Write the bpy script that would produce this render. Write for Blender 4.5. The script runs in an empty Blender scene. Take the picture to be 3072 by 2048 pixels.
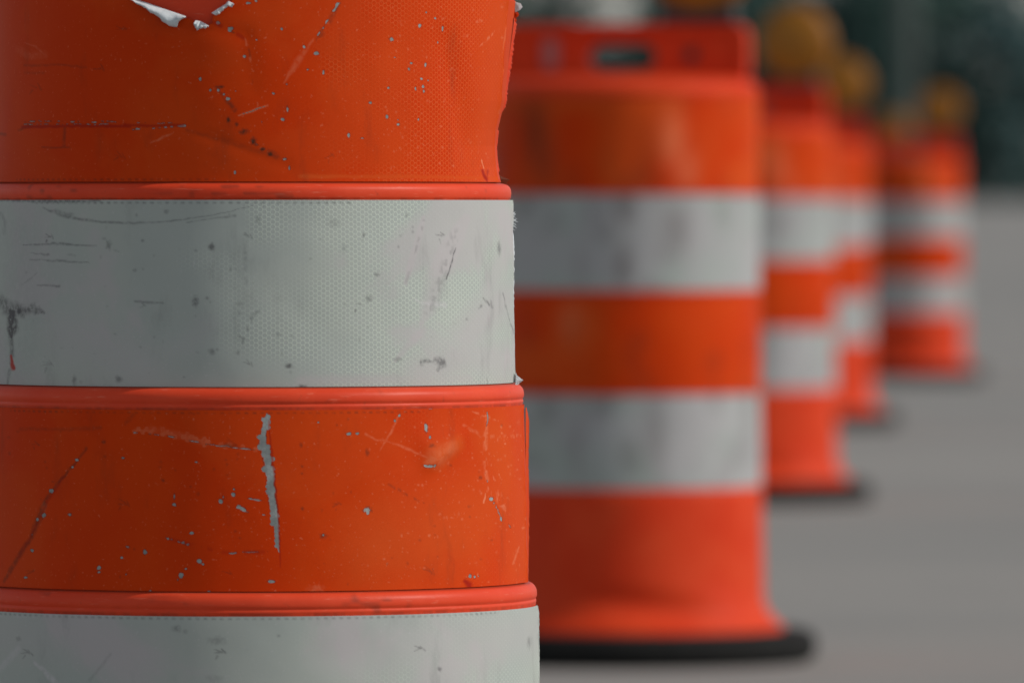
import bpy, bmesh, math, random
import numpy as np
from mathutils import Vector, Matrix

R = math.radians
S = bpy.context.scene
COL = S.collection
rng = np.random.default_rng(7)
random.seed(7)

# ------------------------------------------------------------------ camera figures
FPX = 29520.0            # focal length in pixels of a 3072-wide frame
HZ = 615.0               # image row of the horizon
EYE = 0.735              # camera height
CXP = 1536.0
DROP = 0.008             # heights measured on the drums start this far below the pavement
YA = 8.0                 # distance of the nearest drum
XA = (738.0 - CXP) / 3690.0


def at(px, py, Y):
    """world X, Z of a picture point at distance Y"""
    s = FPX / Y
    return (px - CXP) / s, EYE - (py - HZ) / s


# ------------------------------------------------------------------ object helpers
def link(o, parent=None):
    COL.objects.link(o)
    if parent is not None:
        o.parent = parent
    return o


def empty(name, loc, rz=0.0):
    o = bpy.data.objects.new(name, None)
    o.empty_display_size = 0.1
    o.location = loc
    o.rotation_euler = (0, 0, rz)
    return link(o)


def tag(o, label=None, cat=None, group=None, kind=None):
    if label: o['label'] = label
    if cat: o['category'] = cat
    if group: o['group'] = group
    if kind: o['kind'] = kind
    return o


def mesh_obj(name, V, F, mat, parent=None, smooth=True, attrs=None, uv=None):
    me = bpy.data.meshes.new(name)
    V = np.asarray(V, dtype=np.float32)
    F = np.asarray(F, dtype=np.int32)
    if F.ndim == 2:
        n = F.shape[1]
        me.vertices.add(len(V)); me.vertices.foreach_set('co', V.ravel())
        me.loops.add(F.size); me.loops.foreach_set('vertex_index', F.ravel())
        me.polygons.add(len(F))
        me.polygons.foreach_set('loop_start', np.arange(0, F.size, n, dtype=np.int32))
        me.polygons.foreach_set('loop_total', np.full(len(F), n, dtype=np.int32))
        me.update(calc_edges=True)
    if smooth:
        me.polygons.foreach_set('use_smooth', np.ones(len(me.polygons), dtype=bool))
    if attrs:
        for k, a in attrs.items():
            at_ = me.attributes.new(k, 'FLOAT', 'POINT')
            at_.data.foreach_set('value', np.asarray(a, dtype=np.float32).ravel())
    if uv is not None:
        l = me.uv_layers.new(name='surf')
        l.data.foreach_set('uv', np.asarray(uv, dtype=np.float32)[F.ravel()].ravel())
    me.validate()
    me.materials.append(mat)
    return link(bpy.data.objects.new(name, me), parent)


def bm_obj(name, bm, mat, parent=None, smooth=False):
    me = bpy.data.meshes.new(name)
    bmesh.ops.recalc_face_normals(bm, faces=bm.faces)
    bm.to_mesh(me); bm.free()
    if smooth:
        for p in me.polygons: p.use_smooth = True
    me.materials.append(mat)
    return link(bpy.data.objects.new(name, me), parent)


def lathe(prof, segs, defo=None, axis='z', closed=False):
    """prof: list of (r, z). returns V, F (quads)"""
    prof = np.asarray(prof, float)
    n = len(prof)
    th = np.linspace(0, 2 * np.pi, segs, endpoint=False)
    T, Rr = np.meshgrid(th, prof[:, 0], indexing='ij')
    _, Z = np.meshgrid(th, prof[:, 1], indexing='ij')
    if defo is not None:
        Rr = Rr + defo(T, Z)
    X = Rr * np.sin(T); Y = -Rr * np.cos(T)
    if axis == 'z':
        V = np.stack([X, Y, Z], -1).reshape(-1, 3)
    else:   # axis y (towards the camera is -y)
        V = np.stack([X, Z, Y], -1).reshape(-1, 3)
    i = np.arange(segs); j = np.arange(n if closed else n - 1)
    I, J = np.meshgrid(i, j, indexing='ij')
    I2 = (I + 1) % segs; J2 = (J + 1) % n
    F = np.stack([I * n + J, I2 * n + J, I2 * n + J2, I * n + J2], -1).reshape(-1, 4)
    return V, F


def box_bm(bm, c, s, bev=0.0):
    r = bmesh.ops.create_cube(bm, size=1.0)
    vs = r['verts']
    bmesh.ops.scale(bm, vec=s, verts=vs)
    bmesh.ops.translate(bm, vec=c, verts=vs)
    if bev > 0:
        es = list({e for v in vs for e in v.link_edges})
        bmesh.ops.bevel(bm, geom=es, offset=bev, segments=3, profile=0.5, affect='EDGES')


def cyl_bm(bm, p0, p1, r0, r1, segs=16):
    p0 = Vector(p0); p1 = Vector(p1); d = p1 - p0
    m = Matrix.Translation((p0 + p1) / 2) @ d.to_track_quat('Z', 'Y').to_matrix().to_4x4()
    bmesh.ops.create_cone(bm, cap_ends=True, segments=segs, radius1=r0, radius2=r1, depth=d.length, matrix=m)


# ------------------------------------------------------------------ node helpers
class NT:
    def __init__(self, name):
        self.m = bpy.data.materials.new(name)
        self.m.use_nodes = True
        self.t = self.m.node_tree
        self.t.nodes.clear()
        self.out = self.t.nodes.new('ShaderNodeOutputMaterial')
        self.b = self.t.nodes.new('ShaderNodeBsdfPrincipled')
        self.t.links.new(self.b.outputs[0], self.out.inputs[0])

    def n(self, typ, **kw):
        nd = self.t.nodes.new(typ)
        for k, v in kw.items(): setattr(nd, k, v)
        return nd

    def put(self, sock, v):
        if isinstance(v, bpy.types.NodeSocket): self.t.links.new(v, sock)
        elif v is not None:
            if isinstance(v, (tuple, list)) and len(v) == 3 and sock.type == 'RGBA': v = (*v, 1)
            sock.default_value = v

    def math(self, op, a, b=None, c=None, clamp=False):
        nd = self.n('ShaderNodeMath', operation=op, use_clamp=clamp)
        self.put(nd.inputs[0], a)
        if b is not None: self.put(nd.inputs[1], b)
        if c is not None: self.put(nd.inputs[2], c)
        return nd.outputs[0]

    def mix(self, f, a, b, mode='MIX'):
        nd = self.n('ShaderNodeMix', data_type='RGBA', blend_type=mode)
        self.put(nd.inputs[0], f); self.put(nd.inputs[6], a); self.put(nd.inputs[7], b)
        return nd.outputs[2]

    def ramp(self, v, a, b, o0=0.0, o1=1.0):
        nd = self.n('ShaderNodeMapRange', interpolation_type='SMOOTHSTEP')
        self.put(nd.inputs[0], v)
        for i, x in enumerate((a, b, o0, o1)): nd.inputs[i + 1].default_value = x
        return nd.outputs[0]

    def noise(self, vec, scale, detail=3.0, rough=0.55, dist=0.0):
        nd = self.n('ShaderNodeTexNoise')
        if vec is not None: self.put(nd.inputs['Vector'], vec)
        nd.inputs['Scale'].default_value = scale
        nd.inputs['Detail'].default_value = detail
        nd.inputs['Roughness'].default_value = rough
        nd.inputs['Distortion'].default_value = dist
        return nd.outputs[0]

    def objvec(self, scale=(1, 1, 1), vary=True):
        tc = self.n('ShaderNodeTexCoord')
        mp = self.n('ShaderNodeMapping')
        self.t.links.new(tc.outputs['Object'], mp.inputs['Vector'])
        mp.inputs['Scale'].default_value = scale
        if vary:
            oi = self.n('ShaderNodeObjectInfo')
            cx = self.n('ShaderNodeCombineXYZ')
            k = self.math('MULTIPLY', oi.outputs['Random'], 37.0)
            for i in range(3): self.t.links.new(k, cx.inputs[i])
            self.t.links.new(cx.outputs[0], mp.inputs['Location'])
        return mp.outputs[0]

    def attr(self, name):
        nd = self.n('ShaderNodeAttribute', attribute_name=name)
        return nd.outputs['Fac']

    def bump(self, h, strength, dist):
        nd = self.n('ShaderNodeBump')
        nd.inputs['Strength'].default_value = strength
        nd.inputs['Distance'].default_value = dist
        self.put(nd.inputs['Height'], h)
        self.t.links.new(nd.outputs[0], self.b.inputs['Normal'])

    def set(self, **kw):
        for k, v in kw.items(): self.put(self.b.inputs[k.replace('_', ' ')], v)
        return self.m


HEX = 0.0039      # flat to flat size of one reflective cell


def hex_edge(m):
    """0 in the middle of a cell, 0.5 on its rim; the cells stand on the sheet's own surface map"""
    uvn = m.n('ShaderNodeUVMap', uv_map='surf')
    sp = m.n('ShaderNodeSeparateXYZ'); m.t.links.new(uvn.outputs[0], sp.inputs[0])
    x = m.math('DIVIDE', sp.outputs[1], HEX)
    y = m.math('DIVIDE', sp.outputs[0], HEX)
    q = math.sqrt(3)
    ax = m.math('SUBTRACT', m.math('FLOORED_MODULO', x, 1.0), 0.5)
    ay = m.math('SUBTRACT', m.math('FLOORED_MODULO', y, q), q / 2)
    bx = m.math('SUBTRACT', m.math('FLOORED_MODULO', m.math('SUBTRACT', x, 0.5), 1.0), 0.5)
    by = m.math('SUBTRACT', m.math('FLOORED_MODULO', m.math('SUBTRACT', y, q / 2), q), q / 2)
    da = m.math('ADD', m.math('MULTIPLY', ax, ax), m.math('MULTIPLY', ay, ay))
    db = m.math('ADD', m.math('MULTIPLY', bx, bx), m.math('MULTIPLY', by, by))
    pick = m.math('LESS_THAN', da, db)

    def sel(a, b):
        return m.math('ADD', m.math('MULTIPLY', pick, a), m.math('MULTIPLY', m.math('SUBTRACT', 1.0, pick), b))
    gx = m.math('ABSOLUTE', sel(ax, bx)); gy = m.math('ABSOLUTE', sel(ay, by))
    d2 = m.math('ADD', m.math('MULTIPLY', gx, 0.5), m.math('MULTIPLY', gy, q / 2))
    return m.math('MAXIMUM', gx, d2)


def sheet_material(name, c_a, c_b, c_line, c_pale, c_dark, c_chip, c_worn_sheen, line_amt, rough, spec):
    m = NT(name)
    ov = m.objvec()
    big = m.noise(ov, 9.0, 4.0, 0.55)
    base = m.mix(m.ramp(big, 0.35, 0.65), c_a, c_b)
    # honeycomb of the reflective film, worn away in patches
    edge = hex_edge(m)
    line = m.ramp(edge, 0.37, 0.49)
    wornmask = m.ramp(m.noise(ov, 6.5, 5.0, 0.6, 0.4), 0.50, 0.60)
    show = m.math('MULTIPLY', m.math('SUBTRACT', 1.0, m.math('MULTIPLY', wornmask, 0.75)), line_amt)
    patt = m.attr('worn_sheen')
    show = m.math('MULTIPLY', show, m.attr('cells'))
    show = m.math('MULTIPLY', show, m.math('SUBTRACT', 1.0, m.math('MULTIPLY', patt, 0.8, clamp=True)))
    col = m.mix(m.math('MULTIPLY', line, show), base, c_line)
    wm = m.math('ADD', m.math('MULTIPLY', wornmask, 0.70 if spec > 0.1 else 0.22), m.math('MULTIPLY', patt, 0.8), clamp=True)
    col = m.mix(wm, col, c_worn_sheen)
    # dust specks and fine grime
    speck = m.ramp(m.noise(ov, 420.0, 2.0, 0.5), 0.66, 0.74)
    col = m.mix(m.math('MULTIPLY', speck, 0.30), col, c_pale)
    grime = m.ramp(m.noise(m.objvec((1, 1, 0.35)), 30.0, 6.0, 0.65), 0.55, 0.80)
    col = m.mix(m.math('MULTIPLY', grime, 0.30), col, c_dark)
    # placed marks: pale rubs and highlight, dark scuffs and painted shade, chips to grey carrier
    fine = m.noise(ov, 260.0, 3.0, 0.6)
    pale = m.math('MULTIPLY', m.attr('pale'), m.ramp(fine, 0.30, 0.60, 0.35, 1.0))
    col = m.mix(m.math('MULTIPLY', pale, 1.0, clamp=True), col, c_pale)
    dk = m.attr('dark')
    dark = m.math('MULTIPLY', dk, m.ramp(fine, 0.28, 0.62, 0.35, 1.0))
    col = m.mix(m.math('MULTIPLY', dark, 1.0, clamp=True), col, c_dark)
    jag = m.math('MULTIPLY', m.math('SUBTRACT', m.noise(ov, 520.0, 2.0, 0.5), 0.5), 0.7)
    ca = m.math('ADD', m.attr('chip'), jag)
    cf = m.ramp(ca, 0.42, 0.68)
    rim = m.math('MULTIPLY', m.ramp(ca, 0.12, 0.40), 0.45)  # dark rim paints the small shadow round each chip
    col = m.mix(rim, col, c_dark)
    chipc = m.mix(m.ramp(m.noise(ov, 75.0, 2.0), 0.35, 0.65), c_chip, tuple(x * 0.60 for x in c_chip))
    chipc = m.mix(m.math('MULTIPLY', fine, 0.5), chipc, tuple(x * 0.6 for x in c_chip))
    chipc = m.mix(m.math('MULTIPLY', line, 0.35), chipc, tuple(x * 0.45 for x in c_chip))
    col = m.mix(cf, col, chipc)
    gouge = m.attr('gouge')
    col = m.mix(m.math('MULTIPLY', gouge, 1.0, clamp=True), col, c_goug)
    rg = m.math('ADD', rough, m.math('MULTIPLY', m.math('ADD', wm, cf), 0.2))
    h = m.math('ADD', m.math('MULTIPLY', m.math('MULTIPLY', line, show), 0.55), m.math('MULTIPLY', m.noise(ov, 130.0, 3.0), 0.35))
    h = m.math('SUBTRACT', h, m.math('MULTIPLY', cf, 0.9))
    m.bump(h, 0.35, 0.0006)
    return m.set(Base_Color=col, Roughness=rg, Specular_IOR_Level=spec)


c_goug = (0.36, 0.016, 0.006)
M = {}
M['orange_sheet'] = sheet_material('orange_sheet', (0.58, 0.040, 0.0024), (0.61, 0.050, 0.0034), (0.70, 0.120, 0.030),
                                   (0.76, 0.24, 0.12), (0.055, 0.030, 0.018), (0.37, 0.40, 0.395), (0.62, 0.082, 0.013), 0.70, 0.45, 0.05)
M['white_sheet'] = sheet_material('white_sheet', (0.405, 0.440, 0.405), (0.375, 0.415, 0.390), (0.56, 0.63, 0.54),
                                  (0.55, 0.53, 0.55), (0.070, 0.068, 0.072), (0.60, 0.58, 0.60), (0.450, 0.432, 0.432), 0.75, 0.40, 0.28)
M['white_sheet_far'] = sheet_material('white_sheet_streaked', (0.355, 0.40, 0.375), (0.385, 0.385, 0.39), (0.43, 0.48, 0.42),
                                      (0.55, 0.53, 0.55), (0.12, 0.105, 0.10), (0.60, 0.58, 0.60), (0.40, 0.395, 0.40), 0.3, 0.40, 0.28)


def plastic(name, c1, c2, rough, spec):
    m = NT(name)
    ov = m.objvec()
    a = m.noise(ov, 14.0, 5.0, 0.6)
    col = m.mix(m.ramp(a, 0.35, 0.7), c1, c2)
    sc = m.ramp(m.noise(m.objvec((1, 1, 9)), 60.0, 4.0, 0.6), 0.60, 0.74)
    col = m.mix(m.math('MULTIPLY', sc, 0.40), col, (0.78, 0.21, 0.13))
    dirt = m.ramp(m.noise(ov, 85.0, 5.0, 0.65), 0.62, 0.78)
    col = m.mix(m.math('MULTIPLY', dirt, 0.35), col, (0.13, 0.045, 0.025))
    col = m.mix(m.math('MULTIPLY', m.attr('dark'), 0.9, clamp=True), col, (0.05, 0.03, 0.02))
    m.bump(m.noise(ov, 160.0, 3.0), 0.25, 0.0005)
    return m.set(Base_Color=col, Roughness=rough, Specular_IOR_Level=spec)


M['plastic'] = plastic('orange_plastic', (0.70, 0.056, 0.018), (0.74, 0.072, 0.026), 0.42, 0.15)
M['plastic_red'] = plastic('red_orange_plastic', (0.64, 0.043, 0.010), (0.68, 0.060, 0.016), 0.55, 0.10)


def simple(name, c1, c2, scale, rough, spec=0.4, bump=None):
    m = NT(name)
    ov = m.objvec()
    col = m.mix(m.ramp(m.noise(ov, scale, 5.0, 0.6), 0.3, 0.7), c1, c2)
    if bump: m.bump(m.noise(ov, bump[0], 4.0), bump[1], bump[2])
    return m.set(Base_Color=col, Roughness=rough, Specular_IOR_Level=spec)


M['rubber'] = simple('black_rubber', (0.009, 0.009, 0.009), (0.016, 0.016, 0.015), 25, 0.8, 0.15, (90, 0.4, 0.002))
M['backing'] = simple('torn_backing', (0.66, 0.70, 0.72), (0.55, 0.60, 0.62), 120, 0.6, 0.3, (300, 0.5, 0.0008))
M['dark_plastic'] = simple('dark_plastic', (0.03, 0.028, 0.028), (0.05, 0.045, 0.045), 30, 0.55)
M['amber'] = simple('amber_lens', (0.30, 0.115, 0.010), (0.34, 0.14, 0.012), 20, 0.35, 0.25)
M['amber_case'] = simple('amber_case', (0.27, 0.10, 0.010), (0.25, 0.095, 0.010), 20, 0.5, 0.25)
M['steel'] = simple('galvanised_steel', (0.110, 0.140, 0.130), (0.140, 0.170, 0.158), 6, 0.6, 0.2)
M['curl'] = simple('shaded_film_curl', (0.20, 0.045, 0.018), (0.26, 0.06, 0.025), 80, 0.6, 0.2)  # dark brown holds the shade on the curled film
M['boss'] = simple('scuffed_boss', (0.42, 0.16, 0.15), (0.36, 0.11, 0.10), 60, 0.6)
M['bark'] = simple('bark', (0.055, 0.045, 0.036), (0.09, 0.075, 0.06), 5, 0.9, 0.2)


def leaf_mat(name, c1, c2):
    m = NT(name)
    ov = m.objvec()
    col = m.mix(m.ramp(m.noise(ov, 0.7, 3.0), 0.35, 0.65), c1, c2)
    return m.set(Base_Color=col, Roughness=0.6, Specular_IOR_Level=0.25)


M['leaf'] = leaf_mat('leaves', (0.062, 0.125, 0.110), (0.090, 0.160, 0.140))
M['leaf_blue'] = leaf_mat('leaves_bluish', (0.060, 0.125, 0.126), (0.086, 0.158, 0.162))
M['wood'] = leaf_mat('far_wood', (0.055, 0.100, 0.092), (0.075, 0.125, 0.115))


def road_mat():
    m = NT('worn_concrete')
    mp_ = m.n('ShaderNodeMapping'); m.t.links.new(m.n('ShaderNodeTexCoord').outputs['Object'], mp_.inputs['Vector'])
    mp_.inputs['Location'].default_value = (3.7, 9.1, 0.0)
    tc = mp_.outputs[0]
    a = m.noise(tc, 0.16, 5.0, 0.55)
    col = m.mix(m.ramp(a, 0.35, 0.65), (0.203, 0.204, 0.196), (0.258, 0.248, 0.232))
    b = m.noise(tc, 1.4, 5.0, 0.6)
    col = m.mix(m.math('MULTIPLY', m.ramp(b, 0.5, 0.75), 0.35), col, (0.165, 0.165, 0.160))
    st_ = m.n('ShaderNodeMapping'); m.t.links.new(tc, st_.inputs['Vector']); st_.inputs['Scale'].default_value = (0.25, 1.0, 1.0)
    bands = m.noise(st_.outputs[0], 0.55, 3.0, 0.5)
    col = m.mix(m.math('MULTIPLY', m.ramp(bands, 0.42, 0.62), 0.6), col, (0.300, 0.280, 0.258))
    oil = m.ramp(m.noise(tc, 0.8, 6.0, 0.65, 0.6), 0.58, 0.72)
    col = m.mix(m.math('MULTIPLY', oil, 0.55), col, (0.13, 0.132, 0.132))
    g = m.noise(tc, 140.0, 2.0, 0.6)
    col = m.mix(m.math('MULTIPLY', m.ramp(g, 0.40, 0.70), 0.45), col, (0.34, 0.33, 0.31))
    g2 = m.noise(tc, 70.0, 2.0, 0.6)
    col = m.mix(m.math('MULTIPLY', m.ramp(g2, 0.60, 0.75), 0.5), col, (0.11, 0.108, 0.104))
    m.bump(m.noise(tc, 90.0, 3.0, 0.6), 0.5, 0.004)
    return m.set(Base_Color=col, Roughness=0.85, Specular_IOR_Level=0.25)


M['road'] = road_mat()
M['grass'] = leaf_mat('verge_grass', (0.035, 0.045, 0.026), (0.055, 0.060, 0.038))


# ------------------------------------------------------------------ numpy noise
def vnoise(u, v, cell, seed):
    g = np.random.default_rng(seed).random((256, 256))
    x = u / cell; y = v / cell
    xi = np.floor(x).astype(int); yi = np.floor(y).astype(int)
    fx = x - xi; fy = y - yi
    fx = fx * fx * (3 - 2 * fx); fy = fy * fy * (3 - 2 * fy)
    a = g[xi % 256, yi % 256]; b = g[(xi + 1) % 256, yi % 256]
    c = g[xi % 256, (yi + 1) % 256]; d = g[(xi + 1) % 256, (yi + 1) % 256]
    return (a * (1 - fx) + b * fx) * (1 - fy) + (c * (1 - fx) + d * fx) * fy


def hexcell(u, v):
    """centre of the reflective cell every point belongs to (same layout as the shader's)"""
    q = math.sqrt(3)
    x = v / HEX; y = u / HEX
    ax = np.floor(x) + 0.5; ay = (np.floor(y / q) + 0.5) * q
    bx = np.floor(x - 0.5) + 1.0; by = (np.floor((y - q / 2) / q) + 1.0) * q
    da = (x - ax) ** 2 + (y - ay) ** 2; db = (x - bx) ** 2 + (y - by) ** 2
    p = da < db
    cx = np.where(p, ax, bx); cy = np.where(p, ay, by)
    h = np.sin(cx * 127.1 + cy * 311.7) * 43758.5453
    return cy * HEX, cx * HEX, h - np.floor(h)


def sstep(a, b, x):
    t = np.clip((x - a) / (b - a), 0, 1)
    return t * t * (3 - 2 * t)


# ------------------------------------------------------------------ the nearest drum: surface figures
def defoA(T, Z):
    """how far the battered wall of the nearest drum stands off its round shape"""
    T = (T + np.pi) % (2 * np.pi) - np.pi
    zk = np.array([0.745, 0.7505, 0.754, 0.766, 0.7824, 0.7954, 0.819, 0.8426, 0.878, 0.9017, 0.915, 0.93, 0.95])
    dk = np.array([0.0, -0.0004, -0.0026, -0.0059, -0.0072, -0.0056, 0.0004, 0.0030, 0.0079, 0.0104, 0.0100, 0.006, 0.0])
    w = np.exp(-((T - R(97)) / R(30)) ** 2)
    d = np.interp(Z, zk, dk) * w
    u = T * 0.215
    seam = (np.cos(T) * 0.5 + 0.5)
    d = d + (vnoise(u + 5, Z + 3, 0.055, 3) - 0.5) * 0.0011 * seam + (vnoise(u + 9, Z + 1, 0.020, 4) - 0.5) * 0.0004 * seam
    # a knock that pushed the lower orange panel out, sharp along its lower edge
    ub, zb = surf(1305, 1372, 0.2268)
    a = (u / 0.215 * 0.2268 - ub); b = (Z - zb)
    s = a * 0.86 + b * 0.5; t = -a * 0.5 + b * 0.86
    k = np.exp(-(np.where(s > 0, s / 0.030, s / 0.013)) ** 2) * np.exp(-(np.where(t > 0, t / 0.020, t / 0.0075)) ** 2)
    d = d + 0.0034 * k
    # long soft crease below the tear
    for (p0, p1, wd, amp) in CREASES:
        q0 = surf(*p0, 0.2094); q1 = surf(*p1, 0.2094)
        dd = segdist(u / 0.215 * 0.2094, Z, q0, q1)[0]
        d = d + amp * np.exp(-(dd / wd) ** 2)
    return d


CREASES = [((560, 385), (860, 500), 0.006, -0.0004), ((1335, 140), (1400, 430), 0.016, -0.0015),
           ((560, 60), (735, 110), 0.008, -0.0006), ((735, 110), (760, 270), 0.008, -0.0003)]


def surf(px, py, r):
    """a point of the nearest drum's wall (radius r) in surface metres: (u along the wall, height)"""
    th = 0.0
    for _ in range(12):
        s = FPX / (YA - r * math.cos(th))
        th = math.asin(max(-0.9999, min(0.9999, ((px - CXP) / s - XA) / r)))
    s = FPX / (YA - r * math.cos(th))
    return th * r, EYE - (py - HZ) / s


def segdist(U, Z, a, b):
    ax, ay = a; bx, by = b
    dx, dy = bx - ax, by - ay
    L = dx * dx + dy * dy + 1e-12
    t = np.clip(((U - ax) * dx + (Z - ay) * dy) / L, 0, 1)
    return np.hypot(U - ax - t * dx, Z - ay - t * dy), t


PXM = 3790.0    # pixels per metre on the front of the nearest drum


class Sheet:
    """one reflective sheet wrapped round the nearest drum, with its own wear and painted light"""

    def __init__(self, z0, z1, r0, r1, th_end=84.0, nz=190):
        self.rm = (r0 + r1) / 2
        a = np.concatenate([np.linspace(R(th_end), R(-78), 900), np.linspace(R(-78), R(th_end - 366), 260)[1:]])
        z = np.linspace(z0, z1, nz)
        self.T, self.Z = np.meshgrid(a, z, indexing='ij')
        self.U = self.T * self.rm
        fr = np.abs(self.T) < R(89)
        self.X = np.where(fr, self.rm * np.sin(self.T), 9.0)   # the wall seen flat, for laying out the marks
        self.r0, self.r1, self.z0, self.z1 = r0, r1, z0, z1
        self.n = self.T.shape
        z_ = np.zeros(self.n)
        self.f = {k: z_.copy() for k in ('chip', 'dark', 'pale', 'gouge', 'worn_sheen', 'cells')}
        self.cu, self.cz, self.ch = hexcell(self.U, self.Z)
        self.cx = np.where(fr, self.rm * np.sin(self.cu / self.rm), 9.0)
        self.dr = z_.copy()

    def flat(self, x, y):
        u, z = surf(x, y, self.rm)
        return self.rm * math.sin(u / self.rm), z

    def line(self, kind, pts, w, amt=1.0, cells=False, keep=1.0, taper=True, dots=None, seed=0):
        """polyline in surface metres; w in picture pixels, may be one per point"""
        P = [self.flat(x, y) for x, y in pts]
        ws = w if isinstance(w, (list, tuple)) else [w] * len(P)
        U, Z = (self.cx, self.cz) if cells else (self.X, self.Z)
        mg = 0.005 + max(ws) / PXM
        lo = min(p[0] for p in P) - mg, min(p[1] for p in P) - mg
        hi = max(p[0] for p in P) + mg, max(p[1] for p in P) + mg
        msk = (self.X > lo[0]) & (self.X < hi[0]) & (self.Z > lo[1]) & (self.Z < hi[1])
        if not msk.any(): return
        u = U[msk]; z = Z[msk]
        if not cells:
            u = u + (vnoise(self.U[msk] + 7, self.Z[msk] + 7, 0.005, 11 + seed) - 0.5) * 0.0011
            z = z + (vnoise(self.U[msk] + 3, self.Z[msk] + 9, 0.005, 12 + seed) - 0.5) * 0.0011
        best = np.zeros(u.shape)
        n = len(P)
        for i in range(max(1, n - 1)):
            a = P[i]; b = P[min(i + 1, n - 1)]
            d, t = segdist(u, z, a, b)
            wa = ws[i] / PXM / 2; wb = ws[min(i + 1, n - 1)] / PXM / 2
            ww = wa + (wb - wa) * t + 1e-6
            if cells: v = (d < np.maximum(ww, HEX * 0.42)).astype(float)
            else: v = np.clip(1.25 - d / ww * 0.9, 0, 1)
            best = np.maximum(best, v)
        if cells:
            hh = (self.ch[msk] * 7.13 + seed * 0.37) % 1.0
            best = best * (hh < keep)
        if dots is not None:
            nz = vnoise(self.U[msk] + 1, self.Z[msk] + 2, dots, 21 + seed)
            best = best * sstep(0.42, 0.58, nz)
        self.f[kind][msk] = np.maximum(self.f[kind][msk], best * amt)

    def spot(self, kind, x, y, w, h=None, amt=1.0):
        h = h or w
        w *= 0.88 if kind == 'chip' else 1.0; h *= 0.88 if kind == 'chip' else 1.0
        if kind == 'chip': amt *= 0.66 + 0.34 * (math.sin(x * 12.9 + y * 7.3) * 0.5 + 0.5)
        pu, pz = self.flat(x, y)
        du = (self.X - pu) * PXM; dz = (self.Z - pz) * PXM
        m = (np.abs(du) < w * 2) & (np.abs(dz) < h * 2)
        if not m.any(): return
        wob = 0.75 + 0.6 * vnoise(self.U[m] + x, self.Z[m] + y, 0.0016, 31)
        d = np.hypot(du[m] / (w / 2), dz[m] / (h / 2)) / wob
        v = np.clip(1.5 - d * 0.9, 0, 1)
        self.f[kind][m] = np.maximum(self.f[kind][m], v * amt)

    def bird(self, x, y, amt=0.7, s=1.0):
        """the small three-toed maker's mark printed through the film"""
        q = random.Random(int(x * 7 + y)); c, sn = math.cos(q.uniform(-0.5, 0.5)), math.sin(q.uniform(-0.5, 0.5))
        s *= q.uniform(0.8, 1.15)
        for dx, dy, ex, ey in ((-16, -8, 4, 2), (-18, 3, 6, 2), (2, -8, 12, 6), (-14, 22, -10, 12)):
            if q.random() < 0.2: continue
            j = [v + q.uniform(-3, 3) for v in (dx, dy, ex, ey)]
            p = [(x + s * (j[0] * c - j[1] * sn), y + s * (j[0] * sn + j[1] * c)), (x + s * (j[2] * c - j[3] * sn), y + s * (j[2] * sn + j[3] * c))]
            self.line('dark', p, [3.0 * s, 7.0 * s * q.uniform(0.6, 1.2)], amt * q.uniform(0.6, 1.1))

    def cells_from(self, x0, x1, amt, ragged=0.05):
        """where the honeycomb of the film shows: faded left of x0, its sunward sheen painted in"""
        ua = surf(x0, 900, self.rm)[0]; ub = surf(x1, 900, self.rm)[0]
        uu = self.U + (vnoise(self.U + 4, self.Z + 6, 0.03, 61) - 0.5) * ragged * 2
        self.f['cells'] = sstep(ua, ub, uu) * amt

    def perforation(self, zc, amt=0.6, span=(-60, 60)):
        cell = 0.0064
        k = np.abs(((self.U / cell) % 1) - 0.5) * 2
        d = np.abs(self.Z - zc) / 0.0013
        ok = (self.T > R(span[0])) & (self.T < R(span[1]))
        v = np.clip(1.1 - d, 0, 1) * sstep(0.25, 0.75, k) * ok * (0.4 + 0.6 * vnoise(self.U + 2, self.Z, 0.03, 41))
        self.f['dark'] = np.maximum(self.f['dark'], v * amt)

    def poly_mask(self, pts):
        P = np.array([surf(x, y, self.rm) for x, y in pts])
        U = self.U; Z = self.Z
        ins = np.zeros(U.shape, bool)
        j = len(P) - 1
        for i in range(len(P)):
            xi, yi = P[i]; xj, yj = P[j]
            c = ((yi > Z) != (yj > Z)) & (U < (xj - xi) * (Z - yi) / (yj - yi + 1e-12) + xi)
            ins ^= c
            j = i
        return ins

    def build(self, name, mat, parent, off=0.0009, lift=0.0016, hole=None):
        t = (self.Z - self.z0) / (self.z1 - self.z0)
        r = self.r0 + (self.r1 - self.r0) * t + off
        r = r + defoA(self.T, self.Z) + self.dr
        # the loose end stands off the wall, unevenly
        end = self.T.max()
        dth = np.degrees(end - self.T)
        wav = 0.35 + 1.1 * vnoise(self.Z * 0 + 1, self.Z + 4, 0.022, 55)
        r = r + lift * wav * np.exp(-dth / 1.3)
        r = r + 0.0006 * np.exp(-dth / 5.0)
        cut = (vnoise(self.Z * 0 + 3, self.Z + 2, 0.006, 56) - 0.5) * R(0.9) * np.exp(-dth / 0.6)
        T = self.T + cut
        V = np.stack([r * np.sin(T), -r * np.cos(T), self.Z], -1).reshape(-1, 3)
        a, b = self.n
        I, J = np.meshgrid(np.arange(a - 1), np.arange(b - 1), indexing='ij')
        F = np.stack([I * b + J, I * b + J + 1, (I + 1) * b + J + 1, (I + 1) * b + J], -1).reshape(-1, 4)
        if hole is not None:
            h = hole.reshape(-1)
            F = F[~h[F].any(axis=1)]
        uv = np.stack([self.U, self.Z], -1).reshape(-1, 2)
        o = mesh_obj(name, V, F, mat, parent, True, {k: v for k, v in self.f.items()}, uv)
        # give the film its thickness at cut edges
        return o


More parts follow.
